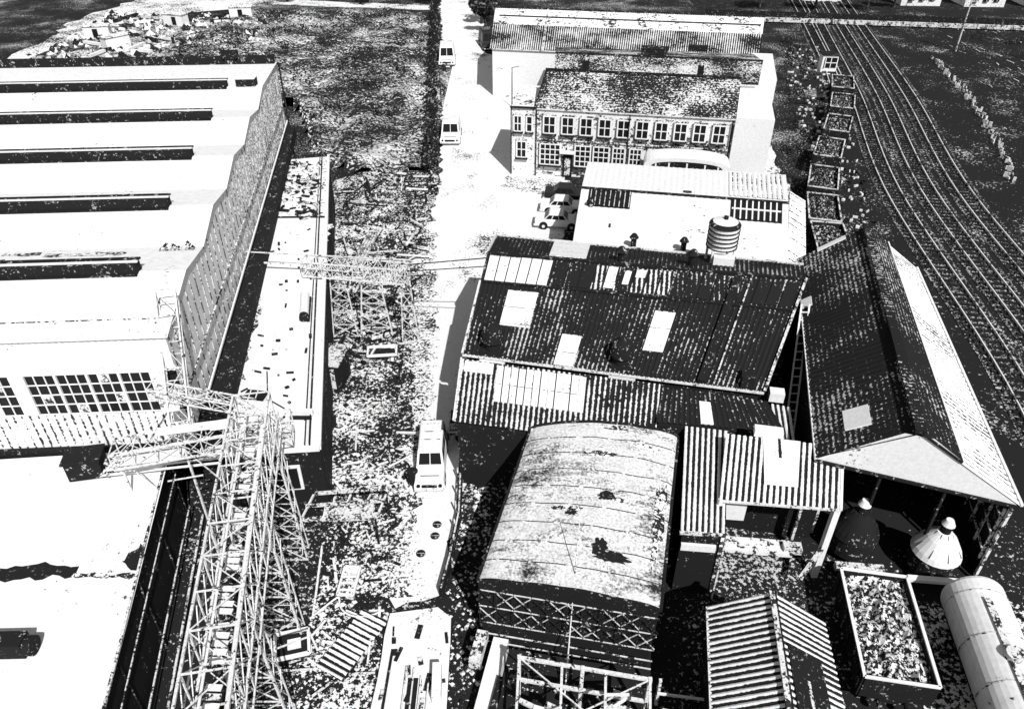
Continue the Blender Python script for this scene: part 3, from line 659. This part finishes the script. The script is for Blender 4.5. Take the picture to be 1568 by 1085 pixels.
g.box((12.2,26.2,1.2),(4.0,.9,.25),-.1,'roof_felt_littered');g.box((14.2,25.9,1.4),(.9,.5,.4),-.1,'timber');g.box((10.9,26.3,3.9),(1.2,.2,1.5),-.1,'whitewash');g.box((13.0,28.4,2.4),(6.0,.2,4.8),-.18,'black_cladding')
g.beam((15.4,25.3,2.2),(14.2,24.3,1.0),.2,'timber');g.done()
# ---------------------------------------------------------------- N right shed
e=empty('open_gable_shed',(20,36,0))
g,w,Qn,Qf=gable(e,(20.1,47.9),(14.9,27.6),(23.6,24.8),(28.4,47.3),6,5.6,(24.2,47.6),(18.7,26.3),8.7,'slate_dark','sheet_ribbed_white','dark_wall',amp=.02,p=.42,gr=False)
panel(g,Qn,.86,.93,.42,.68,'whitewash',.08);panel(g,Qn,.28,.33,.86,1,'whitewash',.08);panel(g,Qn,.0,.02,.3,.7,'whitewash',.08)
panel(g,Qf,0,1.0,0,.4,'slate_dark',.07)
g.beam(bil(Qf,0,.4,.1),bil(Qf,1,.4,.1),.08,'whitewash',.1)
g.beam(bil(Qn,0,0,.12),bil(Qn,1,0,.12),.5,'slate_dark',.2)
g.beam(bil(Qf,0,1,.05),bil(Qf,1,1,.05),.12,'whitewash')
g.done()
w.face([(14.9,27.65,5.9),(23.6,24.85,5.5),(19.3,26.2,8.5),(18.1,26.6,8.5)],'whitewash')
w.done()
g=G('frame',e)
g.beam((14.9,27.6,5.85),(23.6,24.8,5.5),.12,'steel_dark',.15)
for s in(0,.34,.67,1):
    p=lerp((15,27.7,0),(23.4,25,0),s);g.beam((p.x,p.y,0),(p.x,p.y,5.6),.14,'timber' if s in(0,1) else 'tar')
for k in range(5):g.beam((23.3+k*.35,25.2+k*1.2,1.5),(23.3+k*.35,25.2+k*1.2,5),.1,'timber')
for z in(2,3.2,4.4):g.beam((23.3,25.2,z),(24.9,30.5,z),.08,'timber')
g.done()
g=G('hopper_cone',e)
for x,y,m2 in((21.3,25.6,'whitewash'),(17.7,26.9,'tar')):
    g.cyl((x,y,.5),(x,y,1.6),1.15,1.15,'steel_dark',24);g.cyl((x,y,1.6),(x,y,1.9),1.2,1.1,m2,24);g.cyl((x,y,1.9),(x,y,2.6),1.1,.7,m2,24);g.cyl((x,y,2.6),(x,y,3.0),.7,.35,m2,24);g.cyl((x,y,3.0),(x,y,3.5),.25,.25,'steel_dark',16);g.cyl((x,y,3.5),(x,y,3.8),.32,.18,'whitewash',16)
    for k in range(8):
        a=k*.785;g.beam((x+1.12*math.cos(a),y+1.12*math.sin(a),1.92),(x+.36*math.cos(a),y+.36*math.sin(a),3.0),.03,'tar')
g.box((17.6,25.3,.6),(2.4,.4,.3),-.1,'timber');g.box((20.9,24.3,.9),(2.6,.3,.2),-.1,'whitewash');g.done()
# ---------------------------------------------------------------- wagons
def wagon(name,x,y,ang,L,Wd,H,body='tar',rim='whitewash',load='coal',z0=.9):
    e=empty(name,(x,y,0));m=Matrix.Rotation(ang,3,'Z')
    T=lambda a,b,c:V((x,y,c))+m@V((a,b,0))
    g=G('body',e)
    for s in(-1,1):
        g.box(T(s*Wd/2,0,z0+H/2),(.1,L,H),ang,body);g.box(T(0,s*L/2,z0+H/2),(Wd-.1,.1,H),ang,body)
        g.beam(T(s*Wd/2,-L/2,z0+H+.03),T(s*Wd/2,L/2,z0+H+.03),.13,rim,.08);g.beam(T(-Wd/2,s*L/2,z0+H+.03),T(Wd/2,s*L/2,z0+H+.03),.13,rim,.08)
        for k in range(6):g.box(T(s*(Wd/2+.06),-L/2+L*(k+.5)/6,z0+H/2),(.08,.1,H),ang,'steel_dark')
    g.box(T(0,0,z0),(Wd,L,.12),ang,body);g.done()
    g=G('load',e);n=14
    hh=[[z0+H*.72+.22*R(-1,1)*(1 if 0<i<n and 0<j<n else .2)+.25*(1-abs(i/n*2-1)) for j in range(n+1)] for i in range(n+1)]
    for i in range(n):
        for j in range(n):
            q=[T((a/n-.5)*(Wd-.2),(b/n-.5)*(L-.2),hh[a][b]) for a,b in((i,j),(i+1,j),(i+1,j+1),(i,j+1))];g.face(q,load)
    g.done()
    g=G('running_gear',e)
    g.box(T(0,0,z0-.2),(Wd*.7,L,.25),ang,'steel_dark')
    for s in(-1,1):
        for q in(-.3,.3):g.cyl(T(s*.75,L*q,.48),T(s*.9,L*q,.48),.42,.42,'steel_dark',18);g.box(T(s*.95,L*q,.55),(.12,.5,.3),ang,'steel_dark')
        for b in(-.55,.55):g.cyl(T(b,s*L/2,z0-.15),T(b,s*(L/2+.4),z0-.15),.1,.16,'steel_dark',10)
    g.done()
wagon('coal_wagon',16.8,20.9,-.17,5.7,3.0,1.3,rim='whitewash')
e=empty('tank_wagon',(20.7,18.5,0))
g=G('tank',e);A=V((21.55,22.6,1.9));B=V((19.9,12.5,1.9));d=(B-A).normalized()
g.cyl(A,B,1.35,1.35,'roof_felt_white',36,False)
pr=(1.35,A)
for k in range(1,6):
    t=k/5*math.pi/2;r=1.35*math.cos(t);p=A-d*.5*math.sin(t);g.cyl(pr[1],p,pr[0],max(r,.02),'roof_felt_white',36,False);pr=(max(r,.02),p)
for k in range(5):p=A.lerp(B,.06+k*.22);g.cyl(p,p+d*.07,1.38,1.38,'timber',36,False)
g.cyl((20.9,18.6,3.1),(20.9,18.6,3.5),.4,.4,'timber',18);g.beam((21.2,21.5,3.3),(20.2,15,3.3),.3,'timber',.05);g.done()
g=G('running_gear',e);g.box((20.8,18,.55),(1.6,9.5,.3),-.165,'steel_dark')
for y in(21,15.5):
    for s in(-.8,.8):g.cyl((20.85+s+(y-18)*.16,y,.45),(20.95+s+(y-18)*.16,y,.45),.42,.42,'steel_dark')
g.done()
e=empty('striped_gable_shed',(10.5,17,0))
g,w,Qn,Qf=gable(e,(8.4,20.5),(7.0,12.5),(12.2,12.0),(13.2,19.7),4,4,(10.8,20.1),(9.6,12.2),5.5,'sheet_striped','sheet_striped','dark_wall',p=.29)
panel(g,Qf,.28,1,.12,.7,'tar',.08);panel(g,Qf,.45,1,.35,.4,'timber',.12)
g.beam(bil(Qn,0,0,.12),bil(Qn,1,0,.12),.2,'timber',.12);g.done();w.done()
g=G('lean_to_store');g.corr((14.6,33.5,4.6),(15.6,33.2,4.6),(14.8,28.6,4.2),(13.9,28.9,4.2),'sheet_striped');g.prism([(14.0,29),(14.7,28.8),(15.5,33),(14.7,33.3)],0,4.1,'dark_wall');g.box((14.9,33.8,5),(.8,.6,.6),-.2,'whitewash');g.done()
g=G('access_ladder')
for s in(0,.5):g.beam((15.3+s,32,2),(18.2+s,41,6.5),.1,'whitewash')
for k in range(18):
    p=lerp((15.3,32,2),(18.2,41,6.5),k/18);g.beam(p,p+V((.5,0,0)),.06,'whitewash')
g.done()
# ---------------------------------------------------------------- railway
def track(name,pts,gauge=1.45):
    e=empty(name,(pts[1][0],pts[1][1],0));P=[V(p) for p in pts];D=[]
    n=len(P)
    for i in range(n-1):
        p0=P[max(i-1,0)];p1=P[i];p2=P[i+1];p3=P[min(i+2,n-1)]
        for k in range(10):
            t=k/10;D.append(.5*((2*p1)+(p2-p0)*t+(2*p0-5*p1+4*p2-p3)*t*t+(3*p1-p0-3*p2+p3)*t**3))
    D.append(P[-1])
    b=G('ballast',e);r=G('rails',e);sl=G('sleepers',e);acc=0
    for i in range(len(D)-1):
        a=D[i];c=D[i+1];d=(c-a).normalized();q=V((-d.y,d.x));L=(c-a).length
        b.face([(*(a+q*1.5),.05),(*(c+q*1.5),.05),(*(c-q*1.5),.05),(*(a-q*1.5),.05)],'track_ballast')
        for s in(-1,1):
            o=q*s*gauge/2;r.beam((*(a+o),.24),(*(c+o),.24),.09,'rail_steel',.15)
        while acc<L:
            p=a+d*acc;sl.box((p.x,p.y,.11),(2.4,.24,.1),math.atan2(d.y,d.x)-math.pi/2,'tar');acc+=.75
        acc-=L
    b.done();r.done();sl.done()
base=[(29.5,22),(34.2,41),(38.8,73.6),(46.5,105),(53,136),(60,170)]
for o in(0,3.5,7.0):track('railway_track',[(x+o,y-.15*o) for x,y in base])
track('railway_track',[(25.8,52),(27.0,59.7),(28.6,66),(33,79),(38.9,91),(45.2,109),(51,136),(57.5,170)])
wp=[(26.0,52.6),(27.0,58.5),(28.4,64.6),(30.7,71.5),(34,79.6),(37.6,87.3),(41,95.5),(43.8,103.5)]
for i,(x,y) in enumerate(wp):
    a,b=wp[max(0,i-1)],wp[min(len(wp)-1,i+1)];an=math.atan2(b[1]-a[1],b[0]-a[0])-math.pi/2
    wagon('open_wagon',x,y,an,5.8,2.7,1.4,'tar','timber','coal_dark')
g=G('signal_hut');g.box((46.6,117,1.2),(2.2,2,2.4),-.1,'whitewash');g.box((46.6,115.95,1.4),(1.7,.08,1.4),-.1,'glass_dark');[g.box((46.6+k,115.88,1.4),(.1,.08,1.4),-.1,'paint_white') for k in(-.8,0,.8)];g.box((46.6,115.88,1.4),(1.7,.08,.1),-.1,'paint_white');g.box((46.6,117,2.45),(2.5,2.3,.12),-.1,'tar');g.done()
g=G('lineside_fence')
for k in range(90):
    t=k/89;x=65+(52-65)*t+R(-.5,.5)+6*(1-t)*t;y=123-48*t+R(-.3,.3);g.box((x,y,.3),(.12,R(.2,.6),R(.2,.7)),R(0,1),random.choice(['whitewash','timber']))
g.done()
g=G('lineside_scrub_debris',shift=False)
for k in range(260):
    y=R(35,145);x=36+(y-22)*.25+R(8,50);L=R(.3,1.8);g.box((x,y,.1),(R(.06,.12),L,.1),R(-.2,.35),'whitewash' if R(0,1)<.5 else 'timber')
for k in range(360):
    y=R(56,130);x=26+(y-45)*.12+R(-1,5)+(y-56)*.12;g.box((x,y,.15),(R(.08,.35),R(.1,.6),.2),R(0,3),random.choice(['whitewash','tar','timber']))
g.done()
g=G('telegraph_pole')
g.cyl((71,128,0),(71,128,8),.14,.1,'timber',8);g.beam((70,128,7.4),(72,128,7.4),.12,'timber');g.beam((70.2,128,6.8),(71.8,128,6.8),.12,'timber');g.done()
g=G('bridge_parapet');g.beam((36,153.2,.6),(112,141.4,.6),.35,'tar',1.2);g.beam((36,149.2,.6),(112,137.4,.6),.35,'timber',.7);g.done()
for k,(x,y) in enumerate(((80,166),(92,165),(104,163),(62,170),(-22,176),(14,176))):
    e=empty('terraced_house' if x>70 else 'outbuilding',(x,y,0))
    g,w,Qn,Qf=gable(e,(x-4,y-4),(x+4,y-4.5),(x+4.5,y+4),(x-3.5,y+4.5),5,5,(x-3.8,y),(x+4.2,y-.4),7.5,'slate' if k%2 else 'slate_dark','slate','brick_white',amp=0,p=1)
    g.box((x+2,y,8),(.8,.8,1.6),0,'dark_wall');g.done();w.done()
    g=G('windows',e)
    for i in(-2,0,2):
        for z in(1.6,3.8):g.box((x+i,y-4.1,z),(.9,.5,1.2),-.06,'glass_dark');g.box((x+i,y-4.38,z),(.06,.06,1.2),-.06,'paint_white')
    g.done()
for x,y,a in((-70,137,.2),(-60,146,-.3),(-50,152,.1),(-64,130,.9)):
    g=G('site_hut');g.box((x,y,.9),(4,1.8,1.8),a,'whitewash',top='timber');g.box((x,y,1.95),(4.3,2.1,.12),a,'roof_felt_littered');g.box((x,y-.9,.9),(.8,.3,1.3),a,'glass_dark');g.done()
# ---------------------------------------------------------------- vegetation
def leaves(g,c,r,n,s):
    for k in range(n):
        while True:
            p=V((R(-1,1),R(-1,1),R(-1,1)))
            if .25<p.length<1:break
        p=V((p.x*r[0],p.y*r[1],p.z*r[2]))+V(c);a=V((R(-1,1),R(-1,1),R(-1,1))).normalized();b=a.orthogonal().normalized();q=s*R(.5,1.3)
        g.face([p-a*q,p+b*q*.6,p+a*q,p-b*q*.6],'leaf')
def tree(x,y,h,r):
    e=empty('broadleaf_tree',(x,y,0));g=G('trunk',e)
    g.cyl((x,y,0),(x+.1,y,h*.5),.28,.16,'bark',8)
    cs=[]
    for k in range(7):
        a=R(0,6.28);q=R(.3,.75)*r;p=V((x+q*math.cos(a),y+q*math.sin(a),h*R(.5,.85)));g.cyl((x,y,h*R(.3,.5)),p,.1,.03,'bark',6);cs.append(p)
    g.done();g=G('crown',e)
    for p in cs:leaves(g,p,(r*.5,r*.5,r*.4),170,.28)
    g.done()
for x,y,h,r in((-4.6,140,5.5,2.2),(-5.5,147,6,2.6),(-4.6,154,5.5,2.4),(58,158,7,3),(68,158,6,2.6),(74,160,7,3),(-45,166,6,3),(-15.5,163,5,2.4),(48,160,6,3),(-30,164,5,3)):tree(x,y,h,r)
g=G('hedge',shift=False)
for k in range(58):
    y=78+k*1.45;x=-8.9-(y-77)*.073;leaves(g,(x+R(-.2,.2),y,.8),(R(.7,1.1),1.0,R(.8,1.4)),60,.22)
g.done()
g=G('scrub',shift=False)
for k in range(60):
    y=R(62,135);x=24.5+(y-60)*.28+R(0,3);leaves(g,(x,y,.4),(R(.5,1.4),R(.5,1.4),R(.4,.9)),34,.18)
for k in range(120):
    x=R(-52,-10);y=R(82,155)
    if inside(x,y,mound):leaves(g,(x,y,hz(x,y)+.3),(R(.5,1.5),R(.5,1.5),R(.3,.8)),26,.2)
for k in range(90):
    y=R(40,140);x=38+(y-22)*.26+R(8,45);leaves(g,(x,y,.4),(R(.5,1.8),R(.5,1.8),R(.3,.9)),30,.2)
g.done()
# ---------------------------------------------------------------- vehicles
def vehicle(name,x,y,ang,L,Wd,H,body='paint_white',van=True,z=.03):
    e=empty(name,(x,y,0));m=Matrix.Rotation(ang,3,'Z')
    T=lambda a,b,c:V((x,y,z+c))+m@V((a,b,0))
    g=G('body',e)
    prof=[(L/2,.35),(L/2,.95),(-L/2+.15,.88),(-L/2,.7),(-L/2,.35)]
    w=Wd/2;wi=w*.93
    for (y0,z0),(y1,z1) in zip(prof,prof[1:]+prof[:1]):
        a=w if z0<.8 else wi;b=w if z1<.8 else wi
        g.face([T(-a,y0,z0),T(a,y0,z0),T(b,y1,z1),T(-b,y1,z1)],body)
    for s in(-1,1):g.face([T(s*(w if c<.8 else wi),b,c) for b,c in prof],body)
    yb0=L/2-(.03 if van else .75);yf0=-L/2+L*.27;yb1=yb0-(.08 if van else .55);yf1=yf0+.5
    wt=w*.80
    bz=.9
    lo=[(-wi,yf0),(wi,yf0),(wi,yb0),(-wi,yb0)];hi=[(-wt,yf1),(wt,yf1),(wt,yb1),(-wt,yb1)]
    hb=[(a*.9,b*.94+.02) for a,b in hi];g.face([T(a,b,H+.05) for a,b in hb],body)
    for i in range(4):
        j=(i+1)%4;g.face([T(*hi[i],H),T(*hi[j],H),T(*hb[j],H+.05),T(*hb[i],H+.05)],body)
    if van:
        for k in range(3):g.beam(T(-wt*.8,yb1-.4-k*.7,H+.07),T(wt*.8,yb1-.4-k*.7,H+.07),.03,'timber')
    gl=G('windows',e)
    for i in range(4):
        j=(i+1)%4;q=[T(*lo[i],bz),T(*lo[j],bz),T(*hi[j],H),T(*hi[i],H)];g.face(q,body)
        A,B,C,D=q;n=(B-A).cross(D-A).normalized()*.012
        P=lambda s,t:A.lerp(B,s).lerp(D.lerp(C,s),t)+n
        spans=[(.08,.485),(.515,.92)] if i in(0,2) else ([(.05,.3),(.34,.62),(.66,.94)] if name!='delivery_van' else [(.04,.3)] if i==1 else [(.7,.96)])
        for s0,s1 in spans:gl.face([P(s0,.2),P(s1,.2),P(s1,.85),P(s0,.85)],'glass_dark')
    g.box(T(0,-L/2-.05,.42),(Wd*.98,.12,.14),ang,'steel_white');g.box(T(0,L/2+.05,.42),(Wd*.98,.12,.14),ang,'steel_white')
    g.box(T(0,-L/2-.01,.65),(Wd*.5,.05,.2),ang,'tar')
    for s in(-1,1):g.cyl(T(s*Wd*.36,-L/2+.03,.68),T(s*Wd*.36,-L/2-.05,.68),.11,.11,'glass_dark',14)
    g.box(T(0,-L/2+.55,.93),(Wd*.62,.04,.02),ang,'tar')
    for s in(-1,1):
        for q in(-L*.31,L*.31):g.cyl(T(s*(w-.05),q,.36),T(s*(w+.008),q,.36),.4,.4,'rubber',18)
    g.done();gl.done()
    g=G('wheels',e)
    for s in(-1,1):
        for q in(-L*.31,L*.31):g.cyl(T(s*(w-.12),q,.31),T(s*(w+.02),q,.31),.31,.31,'rubber',18);g.cyl(T(s*(w+.02),q,.31),T(s*(w+.04),q,.31),.15,.13,'steel_white',12)
    g.done()
vehicle('estate_van',-4.75,33.2,.03,4.5,1.72,1.8)
vehicle('delivery_van',-7.15,88.3,.0,4.8,2.3,2.2)
vehicle('delivery_van',-9.9,121.5,.05,5.4,2.5,2.5)
vehicle('parked_car',4.3,65.3,1.45,4.2,1.8,1.45,'paint_white',False)
vehicle('parked_car',4.9,68.4,1.45,4.2,1.8,1.45,'paint_white',False)
vehicle('parked_car',5.4,71.3,1.45,4.2,1.8,1.45,'paint_dark',False)
vehicle('delivery_van',-3.9,130.5,.2,5.6,2.4,2.5,'paint_dark')
e=empty('motorcycle',(-1.3,116,0));g=G('frame',e)
for x in(-1.9,-.6):
    for k in range(14):
        t0=2*math.pi*k/14;t1=2*math.pi*(k+1)/14;g.beam((x+.33*math.cos(t0),116,.35+.33*math.sin(t0)),(x+.33*math.cos(t1),116,.35+.33*math.sin(t1)),.09,'rubber')
g.beam((-1.9,116,.35),(-1.5,116,.85),.1,'tar');g.beam((-.6,116,.35),(-.85,116,1.0),.08,'tar');g.beam((-1.9,116,.8),(-.9,116,.85),.25,'tar',.2);g.box((-1.25,116,.5),(.5,.25,.35),0,'steel_dark');g.beam((-.85,115.7,1.05),(-.85,116.3,1.05),.05,'tar');g.done()
def post(x,y,h=6):
    g=G('lamp_post');g.cyl((x,y,0),(x,y,h),.09,.05,'steel_dark',8);g.beam((x,y,h),(x+1,y,h+.2),.06,'steel_dark');g.box((x+1.1,y,h+.15),(.5,.2,.12),0,'steel_white');g.done()
post(-8.1,80,5);post(-9.2,100,5);post(.0,100,5)
# ---------------------------------------------------------------- light, world, camera
w=bpy.data.worlds.new('World');sc.world=w;w.use_nodes=True
nt=w.node_tree;bg=nt.nodes['Background'];sk=nt.nodes.new('ShaderNodeTexSky');sk.sky_type='NISHITA';sk.sun_disc=False
el=math.radians(47);dx,dy=.27,-.7
sk.sun_elevation=el;sk.sun_rotation=math.atan2(dx,dy)
hs=nt.nodes.new('ShaderNodeHueSaturation');hs.inputs['Saturation'].default_value=0
nt.links.new(sk.outputs[0],hs.inputs['Color']);nt.links.new(hs.outputs[0],bg.inputs[0]);bg.inputs[1].default_value=.06
l=bpy.data.lights.new('Sun','SUN');l.energy=5;l.angle=math.radians(.5);l.color=(1,1,1)
lo=bpy.data.objects.new('sun',l);sc.collection.objects.link(lo)
h=math.hypot(dx,dy);d=V((-dx/h*math.cos(el),-dy/h*math.cos(el),-math.sin(el)))
lo.rotation_euler=d.to_track_quat('-Z','Y').to_euler();lo.location=(0,0,60)
cam=bpy.data.cameras.new('Camera');cam.lens=26.95;cam.sensor_width=36;cam.clip_end=4000;cam.clip_start=.1
co=bpy.data.objects.new('camera',cam);sc.collection.objects.link(co);co.location=(0,0,32);co.rotation_euler=(math.radians(54.4),0,0)
sc.camera=co
sc.view_settings.view_transform='Standard';sc.view_settings.look='None';sc.view_settings.exposure=0
